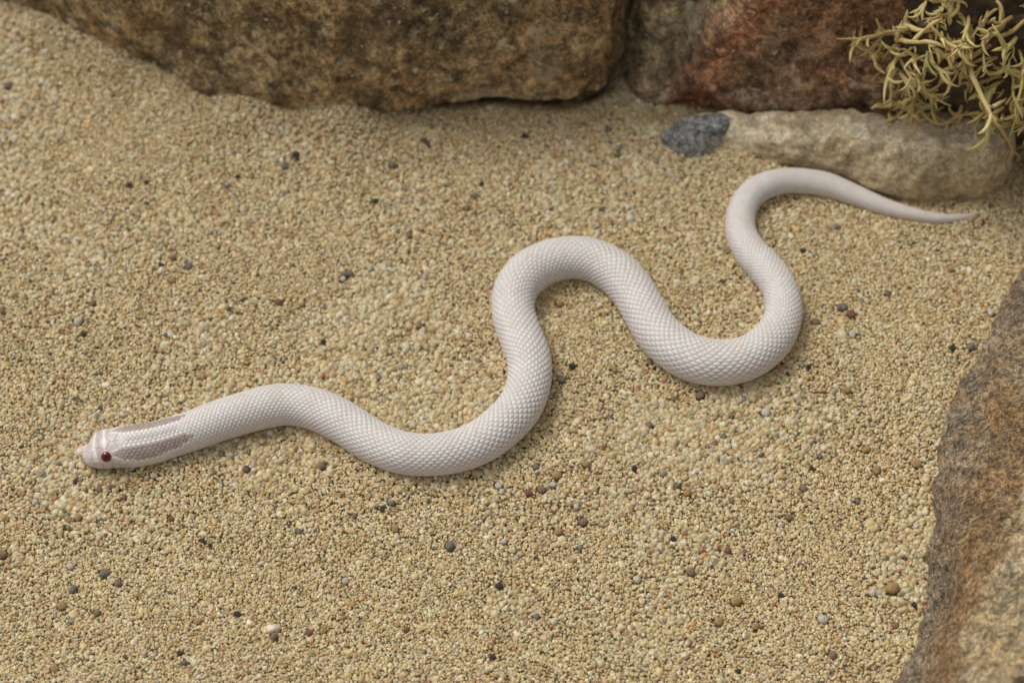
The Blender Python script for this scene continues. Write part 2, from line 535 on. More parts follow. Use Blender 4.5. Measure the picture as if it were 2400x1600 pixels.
# ================================================================== snake
# photo midline of the snake and the width of its outline, from snout to tail tip
SN = np.array([(180, 1057, 12), (184, 1057, 20), (192, 1057, 25), (200, 1057, 30), (206, 1057, 50), (213, 1056, 68), (224, 1055, 80), (240, 1053, 88), (262, 1050, 92), (300, 1047, 97), (345, 1041, 96), (400, 1027, 92), (450, 1011, 91),
    (520, 984, 94), (575, 966, 96), (622, 952, 97), (676, 945, 95), (735, 955, 96), (780, 974, 98), (825, 1001, 98), (878, 1036, 98), (938, 1063, 97), (1001, 1069, 96),
    (1062, 1061, 98), (1115, 1042, 100), (1172, 1006, 102), (1218, 955, 103), (1240, 895, 102), (1240, 842, 103), (1222, 790, 101), (1203, 728, 100), (1208, 678, 101),
    (1243, 633, 102), (1292, 609, 98), (1344, 601, 97), (1396, 610, 98), (1440, 634, 101), (1478, 674, 101), (1508, 724, 101), (1542, 778, 103), (1592, 822, 106), (1650, 846, 107),
    (1708, 850, 104), (1766, 834, 100), (1814, 793, 95), (1836, 738, 87), (1827, 682, 82), (1795, 633, 80), (1757, 589, 75), (1736, 543, 70), (1739, 495, 67), (1760, 463, 64),
    (1793, 445, 61), (1835, 434, 58), (1880, 431, 57), (1934, 437, 55), (1993, 457, 48), (2063, 485, 39), (2133, 506, 30), (2206, 517, 22), (2256, 512, 15), (2294, 502, 5)], float)

def catmull(P, n):
    """dense centripetal-ish spline through the rows of P"""
    d = np.hypot(*np.diff(P[:, :2], axis=0).T)
    t = np.concatenate([[0], np.cumsum(d)])
    m_ = np.gradient(P, t, axis=0)
    u = np.linspace(0, t[-1], n)
    k = np.clip(np.searchsorted(t, u) - 1, 0, len(t) - 2)
    h = (t[k + 1] - t[k])
    s = ((u - t[k]) / h)[:, None]
    h = h[:, None]
    return (2 * s**3 - 3 * s**2 + 1) * P[k] + (s**3 - 2 * s**2 + s) * h * m_[k] + (-2 * s**3 + 3 * s**2) * P[k + 1] + (s**3 - s**2) * h * m_[k + 1], u

D_, upx = catmull(SN, 3400)
ker = np.hanning(61); ker /= ker.sum()
for col in range(2):
    D_[60:-60, col] = np.convolve(D_[:, col], ker, 'same')[60:-60]
wpx = np.maximum(D_[:, 2], 2.0)
kb = np.interp(upx, [0, 20, 60, 140, 260], [0.55, 0.62, 0.80, 0.86, 0.90])      # height / width
lift = np.interp(upx, [0, 25, 60, 110], [0.0036, 0.0022, 0.0006, 0.0])           # snout tilted up
PPM = FPX / DIST
semi = wpx / 2 / PPM
cen = np.zeros((len(D_), 3))
for it in range(4):
    zc = semi * kb * 0.86 + lift
    for i in range(len(D_)):
        cen[i] = at(D_[i, 0], D_[i, 1], zc[i])
    T = np.gradient(cen[:, :2], axis=0)
    T /= np.linalg.norm(T, axis=1)[:, None]
    dep = (cen - CAM) @ FWD
    vd = CAM - cen
    vd /= np.linalg.norm(vd, axis=1)[:, None]
    sx = np.c_[T[:, 1], -T[:, 0], np.zeros(len(T))]                       # side axis
    T3 = np.c_[T, np.zeros(len(T))]
    nrm = np.cross(vd, T3); nrm /= np.linalg.norm(nrm, axis=1)[:, None]   # outline direction
    cs = np.abs((nrm * sx).sum(1)); cz = np.abs(nrm[:, 2])
    semi = (wpx / 2) * dep / FPX / np.sqrt(cs**2 + (kb * cz)**2)
gsm = ground_h(cen[:, :2])
cen[:, 2] = semi * kb * 0.86 + lift + np.convolve(np.pad(gsm, 40, 'edge'), np.ones(81) / 81, 'valid') + 0.0002 + np.interp(upx, [0, 2400, 3100, 3400], [0, 0, 0.0005, 0.0008])

arc = np.concatenate([[0], np.cumsum(np.linalg.norm(np.diff(cen, axis=0), axis=1))])
# scale rows: row length follows the girth
row_len = np.maximum(semi * 0.305 * np.interp(upx, [0, 300, 700], [0.66, 0.74, 1.0]), 0.00090)
phase = np.concatenate([[0], np.cumsum(np.diff(arc) / (0.5 * (row_len[1:] + row_len[:-1])))])
nrow = int(phase[-1])
PER, NCOL, PERC = 10, 40, 6
ph = np.linspace(0, phase[-1], nrow * PER)
# extra rings at the snout so that it rounds off
cen_r = np.stack([np.interp(ph, phase, cen[:, k]) for k in range(3)], 1)
semi_r = np.interp(ph, phase, semi)
kb_r = np.interp(ph, phase, kb)
upx_r = np.interp(ph, phase, upx)
Tr = np.gradient(cen_r[:, :2], axis=0); Tr /= np.linalg.norm(Tr, axis=1)[:, None]
side = np.c_[Tr[:, 1], -Tr[:, 0], np.zeros(len(Tr))]
NT_ = NCOL * PERC
th = np.linspace(-math.pi, math.pi, NT_, endpoint=False)
TH, PH = np.meshgrid(th, ph)
nr = len(ph)
cosT, sinT = np.cos(TH), np.sin(TH)
a_ = semi_r[:, None]
b_ = (semi_r * kb_r)[:, None]
px_ = np.sign(sinT) * np.abs(sinT) ** 0.95
zz = np.where(cosT > 0, cosT, -0.86 * (1 - (1 - np.abs(cosT)) ** 1.6))
Vb = cen_r[:, None, :] + side[:, None, :] * (a_ * px_)[..., None] + np.array([0, 0, 1.0]) * (b_ * zz)[..., None]
Vb[..., 2] += 0
V = Vb.reshape(-1, 3)
me = grid_mesh('body', V, NT_, nr, flip=True)
Nn = vert_normals(me)
if (Nn[nr // 2 * NT_ + NT_ // 2] @ np.array([0, 0, 1.0])) < 0:
    Nn = -Nn; FLIP = False
    me = grid_mesh('body', V, NT_, nr, flip=False)
# --- scale relief
A = PH.ravel(); B = (TH.ravel() / (2 * math.pi) + 0.5) * NCOL
best = np.full(A.shape, -9.0); second = np.full(A.shape, -9.0); cdu = np.zeros(A.shape); cdv = np.zeros(A.shape); keel = np.zeros(A.shape); sid = np.zeros(A.shape)
for dj in (-1, 0, 1, 2):
    j = np.floor(B) + dj
    dv = B - j
    off = np.where((j % 2) == 0, 0.0, 0.5)
    i0 = np.round(A - off)
    for di in (-1, 0, 1):
        i = i0 + di
        du = A - off - i
        e = (np.abs(du) / 0.72) ** 1.75 + (np.abs(dv) / 1.12) ** 1.75
        f = 1 - e + 0.55 * du
        up_ = f > best
        second = np.where(up_, best, np.maximum(second, f))
        best = np.where(up_, f, best); cdu = np.where(up_, du, cdu); cdv = np.where(up_, dv, cdv)
        keel = np.where(up_, np.exp(-(dv / 0.16) ** 2) * np.clip(1 - np.abs(du) / 0.45, 0, 1), keel)
        sid = np.where(up_, (i * 131.7 + (j % NCOL) * 57.3), sid)
gap = best - second
groove = smooth(0.26, 0.02, gap)
lo_, hi_ = np.percentile(best, [1, 99])
hgt = np.clip((best - lo_) / (hi_ - lo_), 0, 1)
srnd = np.modf(np.abs(np.sin(sid * 12.9898) * 43758.5453))[0]
S = np.repeat(upx_r, NT_)                    # distance from the snout in photo pixels
R = np.repeat(semi_r, NT_)
RL = np.repeat(np.interp(ph, phase, row_len), NT_)
ROLL = math.radians(9)
tr = TH.ravel() - ROLL * smooth(420, 260, S)
tra = np.degrees(np.abs((tr + math.pi) % (2 * math.pi) - math.pi))
# head plates: cells round hand-placed centres (pixels from snout, degrees from the crown)
plates = [(6, 0), (26, 0), (30, 34), (40, 12), (52, 30), (47, 0), (64, 0), (70, 44), (90, 26), (36, 70), (52, 64), (52, 95), (72, 92), (74, 70), (92, 62), (94, 88), (30, 100), (112, 82), (114, 100), (118, 48), (112, 8)]
pm = []
for s_, t_ in plates:
    pm.append((s_, t_))
    if t_: pm.append((s_, -t_))
trs = np.degrees((tr + math.pi) % (2 * math.pi) - math.pi)
hd = S < 150
d1 = np.full(hd.sum(), 1e9); d2 = np.full(hd.sum(), 1e9)
for s_, t_ in pm:
    dd = np.hypot(S[hd] - s_, (trs[hd] - t_) * 0.72)
    d2 = np.minimum(d2, np.maximum(d1, dd)); d1 = np.minimum(d1, dd)
plate = np.ones(len(S)); plate[hd] = smooth(0.0, 3.0, d2 - d1)
hw = smooth(122, 96, S)                      # 1 on the head plates, 0 on the body
belly = smooth(112, 128, tra)
relief = (1 - hw) * (hgt * 0.085 - groove * 0.075 - 0.02) * RL + hw * (plate - 0.8) * 0.00016
relief += (1 - hw) * keel * RL * 0.022
relief *= (1 - 0.85 * belly) * smooth(0.0004, 0.002, R)
V = V + Nn * relief[:, None]
set_co(me, V)
# --- skin colour
cream = np.array([0.79, 0.752, 0.710]); lilac = np.array([0.735, 0.688, 0.672]); skin = np.array([0.40, 0.34, 0.345]); peach = np.array([0.80, 0.63, 0.515])
mauve = np.array([0.385, 0.275, 0.235]); white = np.array([0.92, 0.87, 0.82]); pinkish = np.array([0.79, 0.62, 0.56])
flank = smooth(35, 85, tra)[:, None]
Cc = cream * (1 - flank) + lilac * flank
blot = smooth(0.15, 0.75, np.cos(S / 82.0 * 2 * math.pi + 0.6 * np.sin(S / 190.0))) * smooth(46, 20, tra) * smooth(240, 420, S)
blot2 = smooth(0.45, 0.9, np.cos(S / 82.0 * 2 * math.pi + math.pi)) * np.exp(-((tra - 62) / 16) ** 2) * smooth(240, 420, S)
bl = (0.24 * blot + 0.12 * blot2)[:, None]
Cc = Cc * (1 - bl) + peach * bl
tailw = (smooth(2450, 3150, S) * 0.28)[:, None]
Cc = Cc * (1 - tailw) + pinkish * tailw
Cc = Cc * (0.955 + 0.09 * srnd)[:, None]
def band(s, a0, a1, soft=6):
    return smooth(a0 - soft, a0 + soft, s) * smooth(a1 + soft, a1 - soft, s)
t0 = np.interp(S, [88, 110, 160, 210, 250, 272], [34, 25, 22, 22, 24, 32])
t1 = np.interp(S, [88, 110, 150, 200, 240, 272], [38, 55, 68, 62, 54, 40])
# markings change from scale to scale: look them up at each scale's own centre
S0, tra0 = S, tra
Sc = np.interp(A - cdu, ph, upx_r)
thc = TH.ravel() - cdv * 2 * math.pi / NCOL - ROLL * smooth(420, 260, Sc)
S = np.where(S0 > 112, Sc, S0)
tra = np.where(S0 > 112, np.degrees(np.abs((thc + math.pi) % (2 * math.pi) - math.pi)), tra0)
t0 = np.interp(S, [88, 110, 160, 210, 250, 272], [34, 25, 22, 22, 24, 32])
t1 = np.interp(S, [88, 110, 150, 200, 240, 272], [38, 55, 68, 62, 54, 40])
patch = smooth(t0 - 2.5, t0 + 2.5, tra) * smooth(t1 + 2.5, t1 - 2.5, tra) * band(S, 88, 270, 4)
rim = np.maximum(np.exp(-((tra - t0 + 5) / 4) ** 2), np.exp(-((tra - t1 - 5) / 4.5) ** 2)) * band(S, 84, 270, 6)
crown = smooth(10, 6, tra) * band(S, 120, 240, 12) * 0.45
S, tra = S0, tra0
bar = (band(S, 50, 62, 3) + 0.0) * smooth(62, 52, tra) * 0.75
cheek = band(S, 74, 125, 6) * smooth(72, 78, tra) * smooth(104, 98, tra) * 0.35
dk = np.clip((patch * 0.92 + crown) * (0.84 + 0.25 * (1 - hgt)) * (0.8 + 0.3 * srnd) + bar * 0.75 + cheek, 0, 0.92)[:, None]
Cc = Cc * (1 - dk) + mauve * dk
hx = (hw * 0.6)[:, None]
Cc = Cc * (1 - hx) + np.array([0.62, 0.51, 0.475]) * hx
lines = np.maximum(rim * 1.0, np.maximum(np.exp(-((S - 44 - 0.10 * tra) / 3.5) ** 2), np.exp(-((S - 70 - 0.0 * tra) / 3.5) ** 2)) * smooth(66, 54, tra))
ln = np.clip(lines, 0, 1)[:, None] * (1 - patch * 0.9)[:, None]
Cc = Cc * (1 - ln) + white * ln
snt = smooth(26, 14, S)[:, None] * 0.8
Cc = Cc * (1 - snt) + np.array([0.80, 0.66, 0.55]) * snt
cre = ((1 - hw) * groove * 1.0 + hw * (1 - plate) * 0.7)
cre = (cre * (1 - belly) * np.interp(RL, [0.0009, 0.0018], [0.3, 1.0]))[:, None]
Cc = Cc * (1 - cre) + (skin * 0.6 + 0.4 * Cc * 0.55) * cre
lip = (np.exp(-((tra - 97 + 0.06 * np.clip(S - 60, -60, 60)) / 2.2) ** 2) * band(S, 22, 112, 5) * 0.65)[:, None]
Cc = Cc * (1 - lip) + np.array([0.40, 0.27, 0.25]) * lip
nos = (np.exp(-((S - 27) / 2.4) ** 2 - ((tra - 62) / 6) ** 2) * 0.9)[:, None]
Cc = Cc * (1 - nos) + np.array([0.22, 0.13, 0.12]) * nos
set_col(me, 'skin', np.clip(Cc, 0, 1))

m = NT('snake_skin')
at_n = m.n('ShaderNodeAttribute', attribute_name='skin')
m.l(at_n.outputs['Color'], m.b.inputs['Base Color'])
m.b.inputs['Roughness'].default_value = 0.36
m.b.inputs['Specular IOR Level'].default_value = 0.4
m.b.inputs['Subsurface Weight'].default_value = 0.12
m.b.inputs['Subsurface Radius'].default_value = (1.0, 0.45, 0.3)
m.b.inputs['Subsurface Scale'].default_value = 0.0012
MAT_SKIN = m.mat
root = empty('snake', (float(cen[1000, 0]), float(cen[1000, 1]), 0))
bpy.context.view_layer.update()
inv = root.matrix_world.inverted()
me.transform(inv)
body = link_mesh('body', me, MAT_SKIN, root)
tag(root, 'white and pale pink hognose snake with red eyes winding across the sand', 'snake')

# eyes
m = NT('eye_red')
m.b.inputs['Base Color'].default_value = (0.16, 0.006, 0.010, 1)
lw = m.noise(900, 2, 0.5)
m.l(m.ramp(lw, [(0.3, (0.10, 0.003, 0.006)), (0.7, (0.22, 0.012, 0.014))]), m.b.inputs['Base Color'])
m.b.inputs['Roughness'].default_value = 0.08
m.b.inputs['Coat Weight'].default_value = 0.6
MAT_EYE = m.mat
m = NT('eye_pupil')
m.b.inputs['Base Color'].default_value = (0.07, 0.002, 0.005, 1)
m.b.inputs['Roughness'].default_value = 0.06
MAT_PUPIL = m.mat
m = NT('eye_rim')
m.l(m.ramp(m.noise(1500, 2, 0.5), [(0.3, (0.66, 0.50, 0.46)), (0.7, (0.78, 0.65, 0.61))]), m.b.inputs['Base Color'])
m.b.inputs['Roughness'].default_value = 0.5
MAT_RIM = m.mat

def lathe(name, prof, seg=28):
    """prof: (radius, height) rows, about +Z"""
    P = np.array(prof, float)
    t = np.linspace(0, 2 * math.pi, seg, endpoint=False)
    V = np.concatenate([np.c_[r * np.cos(t), r * np.sin(t), np.full(seg, z)] for r, z in P])
    return grid_mesh(name, V, seg, len(P))

Vs = V.reshape(nr, NT_, 3); Ns = Nn.reshape(nr, NT_, 3)
hi = np.where(upx_r < 140)[0][-1]
pxx, pyy, _d = project(Vs[:hi].reshape(-1, 3))
face = ((CAM - Vs[:hi].reshape(-1, 3)) * Ns[:hi].reshape(-1, 3)).sum(1) > 0
dist = np.hypot(pxx - 249, pyy - 1071) + np.where(face, 0, 1e6)
k = int(np.argmin(dist)); kr, kt = divmod(k, NT_)
ang = th[kt]
ang2 = -math.radians(84)
kt2 = int(round((ang2 + math.pi) / (2 * math.pi) * NT_)) % NT_
ER = 0.00200
for kk in (kt, kt2):
    p = Vs[kr, kk]; n = Vector(Ns[kr, kk]).normalized()
    q = n.to_track_quat('Z', 'Y').to_matrix().to_4x4()
    prof = [(ER * math.sin(t), ER * math.cos(t) * 0.85) for t in np.linspace(1.9, 0.001, 14)]
    eye = link_mesh('eye', lathe('eye', prof), MAT_EYE, root)
    eye.matrix_parent_inverse = inv
    eye.matrix_world = Matrix.Translation(Vector(p) - n * ER * 0.42) @ q
    pup = link_mesh('pupil', lathe('pupil', [(ER * math.sin(t) * 1.01, ER * math.cos(t) * 0.867) for t in np.linspace(0.50, 0.001, 6)]), MAT_PUPIL, eye)
    rim_p = [(ER * 0.92 + 0.00026 * math.cos(t), 0.00045 + 0.00026 * math.sin(t)) for t in np.linspace(-2.2, 3.6, 12)]
    rm = link_mesh('eye_rim', lathe('eye_rim', rim_p), MAT_RIM, eye)

# ================================================================== pebbles lying in the sand
KIND = {
 'k': ((0.058, 0.053, 0.045), 'tiny black pebble lying loose on the pale sand', 'black pebbles in the sand'),
 'g': ((0.28, 0.255, 0.21), 'small grey pebble lying among the sand grains', 'grey pebbles in the sand'),
 'b': ((0.36, 0.25, 0.16), 'small brown pebble lying among the sand grains', 'brown pebbles in the sand'),
 'r': ((0.34, 0.15, 0.10), 'small brick red pebble lying among the sand grains', 'red pebbles in the sand'),
 'o': ((0.58, 0.375, 0.165), 'small honey orange pebble lying among the sand grains', 'orange pebbles in the sand'),
 'w': ((0.84, 0.775, 0.64), 'small milky white pebble lying among the sand grains', 'white pebbles in the sand')}
PEB = [(694,365,9,'k'),(668,393,10,'g'),(558,416,6,'k'),(304,436,7,'k'),(345,428,5,'k'),(534,439,7,'g'),(588,417,7,'o'),(349,479,5,'k'),(102,480,5,'k'),(379,623,6,'k'),(403,660,9,'o'),
 (442,627,10,'g'),(653,710,10,'r'),(197,785,7,'k'),(388,786,6,'g'),(4,732,10,'b'),(184,756,13,'w'),(758,803,7,'k'),(405,603,9,'o'),(4,460,8,'o'),(218,713,9,'b'),
 (1229,321,8,'k'),(1129,434,6,'k'),(1113,461,8,'g'),(880,474,8,'k'),(979,495,5,'k'),(921,389,9,'g'),(805,656,8,'w'),(958,554,8,'b'),(1409,491,7,'b'),(1447,364,8,'b'),(1428,306,7,'g'),(1312,713,10,'o'),
 (979,764,8,'o'),(819,736,7,'o'),(1416,740,9,'o'),(361,1116,9,'w'),(233,1149,9,'b'),(293,1167,7,'r'),(401,1217,7,'r'),(476,1269,6,'k'),(493,1280,5,'k'),(277,1368,9,'b'),(245,1346,12,'g'),(146,1421,11,'o'),
 (228,1438,8,'b'),(558,1441,8,'k'),(463,1458,9,'o'),(724,1484,8,'r'),(757,1480,8,'o'),(128,1567,10,'o'),(422,1533,6,'k'),(432,1553,7,'g'),(177,1132,6,'k'),(150,1155,7,'b'),(7,1302,12,'b'),(165,1329,9,'w'),
 (83,1178,8,'w'),(184,1215,10,'o'),(643,1492,9,'b'),(172,1383,10,'g'),(752,1094,11,'b'),(233,1215,6,'w'),(1305,1116,12,'o'),(1270,1149,11,'b'),(1239,1157,9,'r'),(1295,1138,9,'w'),(1169,1140,9,'w'),(1176,1154,8,'w'),
 (896,1196,6,'k'),(918,1181,8,'g'),(1054,1281,11,'g'),(926,1240,10,'o'),(1171,1375,9,'k'),(1367,1225,11,'b'),(1309,1247,11,'o'),(1360,1286,8,'g'),(1181,1271,8,'w'),(1487,1099,7,'k'),(1256,1096,8,'g'),(1258,1446,8,'g'),
 (831,1210,7,'b'),(953,1477,7,'r'),(810,1363,9,'w'),(1351,1189,8,'w'),(1157,1541,6,'k'),(1577,1264,7,'k'),(1902,1099,6,'k'),(1922,1072,7,'g'),(1830,1396,6,'k'),(1726,1410,13,'o'),(2044,1392,9,'w'),
 (1493,1359,10,'w'),(1684,1458,11,'o'),(1771,1468,10,'o'),(1618,1342,11,'b'),(1730,1574,6,'k'),(2142,1419,7,'k'),(2097,1467,8,'b'),(1611,1157,10,'o'),(2053,1104,11,'o'),(2147,1089,12,'o'),(1951,1536,10,'b'),(1883,1147,9,'b'),
 (1849,1215,9,'b'),(1706,1290,8,'r'),(1929,1453,12,'w'),(1587,1140,7,'g'),(2009,1176,7,'g'),(1829,1232,8,'w'),(1715,1176,6,'g'),(1342,860,8,'k'),(1315,892,10,'g'),(1440,867,9,'o'),(1974,722,12,'g'),(1995,738,11,'r'),
 (1997,787,10,'w'),(1894,862,7,'k'),(1522,998,10,'b'),(1641,928,11,'b'),(1580,937,9,'b'),(1794,969,12,'w'),(1374,1090,10,'o'),(1985,916,10,'o'),(1911,757,10,'b'),(1522,852,9,'b'),(2029,1056,10,'o'),(1526,1013,7,'w'),
 (1882,590,7,'k'),(2232,818,8,'k'),(2275,815,10,'g'),(2230,632,7,'o'),(2322,590,9,'w'),(2322,735,9,'w'),(2080,690,6,'g'),(1780,372,7,'r'),(1555,400,6,'r'),(20,205,11,'g'),(985,645,6,'w'),(1095,490,9,'b')]

def blob(name, seed, sub=2, amp=0.22, flat=0.75):
    import bmesh
    bm = bmesh.new()
    bmesh.ops.create_icosphere(bm, subdivisions=sub, radius=1.0)
    P = np.array([v.co[:] for v in bm.verts])
    d = 1 + amp * perlin(P * 0.9 + seed) + amp * 0.5 * perlin(P * 2.1 + seed * 1.7)
    P = P * d[:, None] * np.array([1.0, 0.86, flat])
    for v, p in zip(bm.verts, P): v.co = p
    for f in bm.faces: f.smooth = True
    me = bpy.data.meshes.new(name)
    bm.to_mesh(me); bm.free()
    return me

def stone_mat(name, col, var=0.35, rough=0.5):
    m = NT(name)
    n = m.noise(2.2, 4, 0.65)
    c = m.ramp(n, [(0.25, tuple(x * (1 - var) for x in col)), (0.5, col), (0.75, tuple(min(1, x * (1 + var)) for x in col))])
    m.l(c, m.b.inputs['Base Color'])
    m.b.inputs['Roughness'].default_value = rough
    m.l(m.bump(m.noise(6, 4, 0.6), 0.08, 0.5), m.b.inputs['Normal'])
    return m.mat

peb_meshes = {}
peb_xy, peb_r, peb_all = [], [], []
names = {'k': 'black_pebble', 'g': 'grey_pebble', 'b': 'brown_pebble', 'r': 'red_pebble', 'o': 'orange_pebble', 'w': 'white_pebble'}
for key in KIND:
    mt = stone_mat(names[key], KIND[key][0])
    peb_meshes[key] = []
    for q in range(5):
        bmsh = blob(names[key], ord(key) * 1.3 + q * 7.7)
        bmsh.materials.append(mt)
        peb_meshes[key].append(bmsh)
def put_pebble(px, py, r, key, label=None, group=None, stretch=1.0):
    p = on_ground(px, py)
    rm_ = r / PPM * 0.97
    o = bpy.data.objects.new(names[key], random.choice(peb_meshes[key]))
    COL.objects.link(o)
    o.location = (p[0], p[1], p[2] + 0.0003 + rm_ * 0.38)
    o.rotation_euler = (random.uniform(-.25, .25), random.uniform(-.25, .25), random.uniform(0, 6.28))
    if stretch != 1.0: o.rotation_euler = (0, 0, 0.1)
    o.scale = (rm_ * stretch, rm_ * random.uniform(.9, 1.08), rm_)
    tag(o, label or KIND[key][1], 'pebble', None if label else KIND[key][2])
    peb_xy.append(p[:2]); peb_r.append(rm_); peb_all.append((o, key))
    return o
for px, py, r, key in PEB:
    put_pebble(px, py, r, key)
put_pebble(813, 644, 10, 'g', 'wide flat grey pebble half hidden behind a white pebble', None, 1.75)
put_pebble(2090, 1382, 17, 'o', 'largest round honey pebble, on the sand beside the ochre rock', None)
LAND = [('the snout of the snake', 182, 1057), ('the tip of the tail of the snake', 2292, 503), ('the neck of the snake', 400, 1060), ('the lowest bend of the snake', 1000, 1116),
        ('the top of the middle arch of the snake', 1344, 553), ('the sand pocket under the middle arch', 1344, 720), ('the wide bend before the tail', 1670, 905), ('the outside of the last wide bend', 1880, 740),
        ('the slate grey stone', 1620, 362), ('the gap between the brown and red rocks', 1440, 235), ('the middle of the foot of the brown rock', 800, 264), ('the far end of the ochre rock', 2370, 730),
        ('the near side of the ochre rock', 2140, 1480), ('the hump behind the neck of the snake', 650, 897), ('the largest honey pebble', 2090, 1382), ('the wide flat grey pebble', 813, 644),
        ('the inner side of the tail loop', 1800, 520), ('the left arm of the middle arch', 1150, 740), ('the buried end of the brown rock', 60, 60), ('the white pebble pair below the lowest bend', 1172, 1147)]
ORD = ['closest', 'second closest', 'third closest', 'fourth closest', 'fifth closest', 'sixth closest']
LP = np.array([at(px, py)[:2] for _, px, py in LAND])
WORD = {'k': 'black', 'g': 'grey', 'b': 'brown', 'r': 'brick red', 'o': 'honey orange', 'w': 'milky white'}
for key in WORD:
    mine = [(o, k_) for o, k_ in peb_all if k_ == key]
    Q = np.array([(o.location.x, o.location.y) for o, _ in mine])
    Dm = np.hypot(Q[:, None, 0] - LP[None, :, 0], Q[:, None, 1] - LP[None, :, 1])
    rank = Dm.argsort(0).argsort(0)
    taken = set()
    for i, (o, _) in enumerate(mine):
        if 'group' not in o: continue
        for j in np.lexsort((Dm[i], rank[i])):
            if rank[i, j] < 6 and 'pebble' not in LAND[j][0]:
                o['label'] = f'{ORD[rank[i, j]]} {WORD[key]} pebble to {LAND[j][0]}'
                break
peb_xy = np.array(peb_xy); peb_r = np.array(peb_r)

# ---- dark grey stone at the end of the slab
ctS = [W(x_, y_, 0.006, h_, l_, 0) for x_, y_, h_, l_ in ((1544, 316, .010, .0030), (1552, 338, .010, .0035), (1582, 356, .0105, .0035), (1622, 366, .011, .004), (1664, 356, .0115, .004),
       (1698, 340, .012, .004), (1716, 320, .012, .003), (1728, 300, .012, .002), (1708, 294, .0115, .002), (1650, 298, .0115, .002), (1590, 302, .0105, .002))]
me = rock_mesh('dark_stone', ctS, 160, 4, 22, 18, seed=6.6, axis=(at(1585, 328), at(1685, 318)), dome=0.001, smooth_n=9, disp=((0.012, 0.0012), (0.006, 0.0006), (0.003, 0.0004), (0.0016, 0.0002)))
m, _ = rock_mat('dark_stone', (0.235, 0.230, 0.218), (0.16, 0.158, 0.152), (0.32, 0.312, 0.295), (0.26, 0.255, 0.243), (0.42, 0.41, 0.38), 2.9, 2.2, 0.0006)
dst = link_mesh('dark_stone', me, m.mat)
tag(dst, 'slate grey flat stone resting at the low end of the tan slab', 'stone')

# ================================================================== sand grains (uncountable: one object)
cor = [at(-170, -145), at(2570, -145), at(2570, 1785), at(-170, 1785)]
x0, x1 = min(c_[0] for c_ in cor), max(c_[0] for c_ in cor)
y0, y1 = cor[2][1], cor[0][1]
def jitter_grid(p, jit=0.42):
    nx = int((x1 - x0) / p); ny = int((y1 - y0) / (p * 0.866))
    gx, gy = np.meshgrid(np.arange(nx), np.arange(ny))
    X = x0 + (gx + 0.5 * (gy % 2)) * p
    Y = y0 + gy * p * 0.866
    P = np.c_[X.ravel(), Y.ravel()]
    return P + rng.uniform(-jit, jit, P.shape) * p

def patchiness(XY):
    P = np.c_[XY, np.zeros(len(XY))]
    return fbm(P, 0.085, 3, 0.55, 12.9) + 0.25 * perlin(P / 0.012 + 6.1)     # >0 coarse, <0 fine

pts, sizes, zoff = [], [], []
P1 = jitter_grid(0.00155)                                    # main layer
w = smooth(-0.15, 0.65, patchiness(P1))
pts.append(P1); sizes.append((0.00056 + 0.00044 * w) * np.exp(rng.normal(0, 0.20, len(P1)))); zoff.append(rng.normal(0, 0.00030, len(P1)) - 0.0003 + 0.0002 * w)
P2 = jitter_grid(0.00155)                                    # second layer between
w = smooth(-0.15, 0.65, patchiness(P2))
pts.append(P2); sizes.append((0.00054 + 0.00036 * w) * np.exp(rng.normal(0, 0.22, len(P2)))); zoff.append(rng.normal(0, 0.00025, len(P2)) - 0.0002)
P3 = jitter_grid(0.00092)                                    # fine grains
w = patchiness(P3)
keep = rng.random(len(P3)) < smooth(0.40, -0.25, w) * 0.85 + 0.12
P3 = P3[keep]
pts.append(P3); sizes.append(0.00047 * np.exp(rng.normal(0, 0.22, len(P3)))); zoff.append(rng.normal(0.00022, 0.00018, len(P3)))
P4 = jitter_grid(0.0045, 0.5)                                # scattered larger ones
P4 = P4[rng.random(len(P4)) < 0.20 + 0.35 * smooth(-0.2, 0.5, patchiness(P4))]
pts.append(P4); sizes.append(0.00112 * np.exp(rng.normal(0, 0.16, len(P4)))); zoff.append(np.full(len(P4), 0.0001))
PT = np.concatenate(pts); SZ = np.concatenate(sizes); ZO = np.concatenate(zoff)
# keep only what the place can show: drop grains deep inside the rocks or under a pebble
gxp, gyp, _ = project(np.c_[PT, np.zeros(len(PT))])
edge_d = np.minimum.reduce([gxp + 170, 2570 - gxp, 1785 - gyp, gyp + 145])
ok = rng.random(len(PT)) < smooth(0, 130, edge_d)
for poly in POLYS:
    cl = np.vstack([poly, poly[:1]])
    ok &= ~(inside(PT, poly) & (dist_poly(PT, cl) > 0.012))
cell = {}
for (qx, qy), r_ in zip(peb_xy, peb_r):
    ok &= ~(np.hypot(PT[:, 0] - qx, PT[:, 1] - qy) < r_ * 1.0 + 0.0003)
# flattened bed under the snake
PT, SZ, ZO = PT[ok], SZ[ok], ZO[ok]
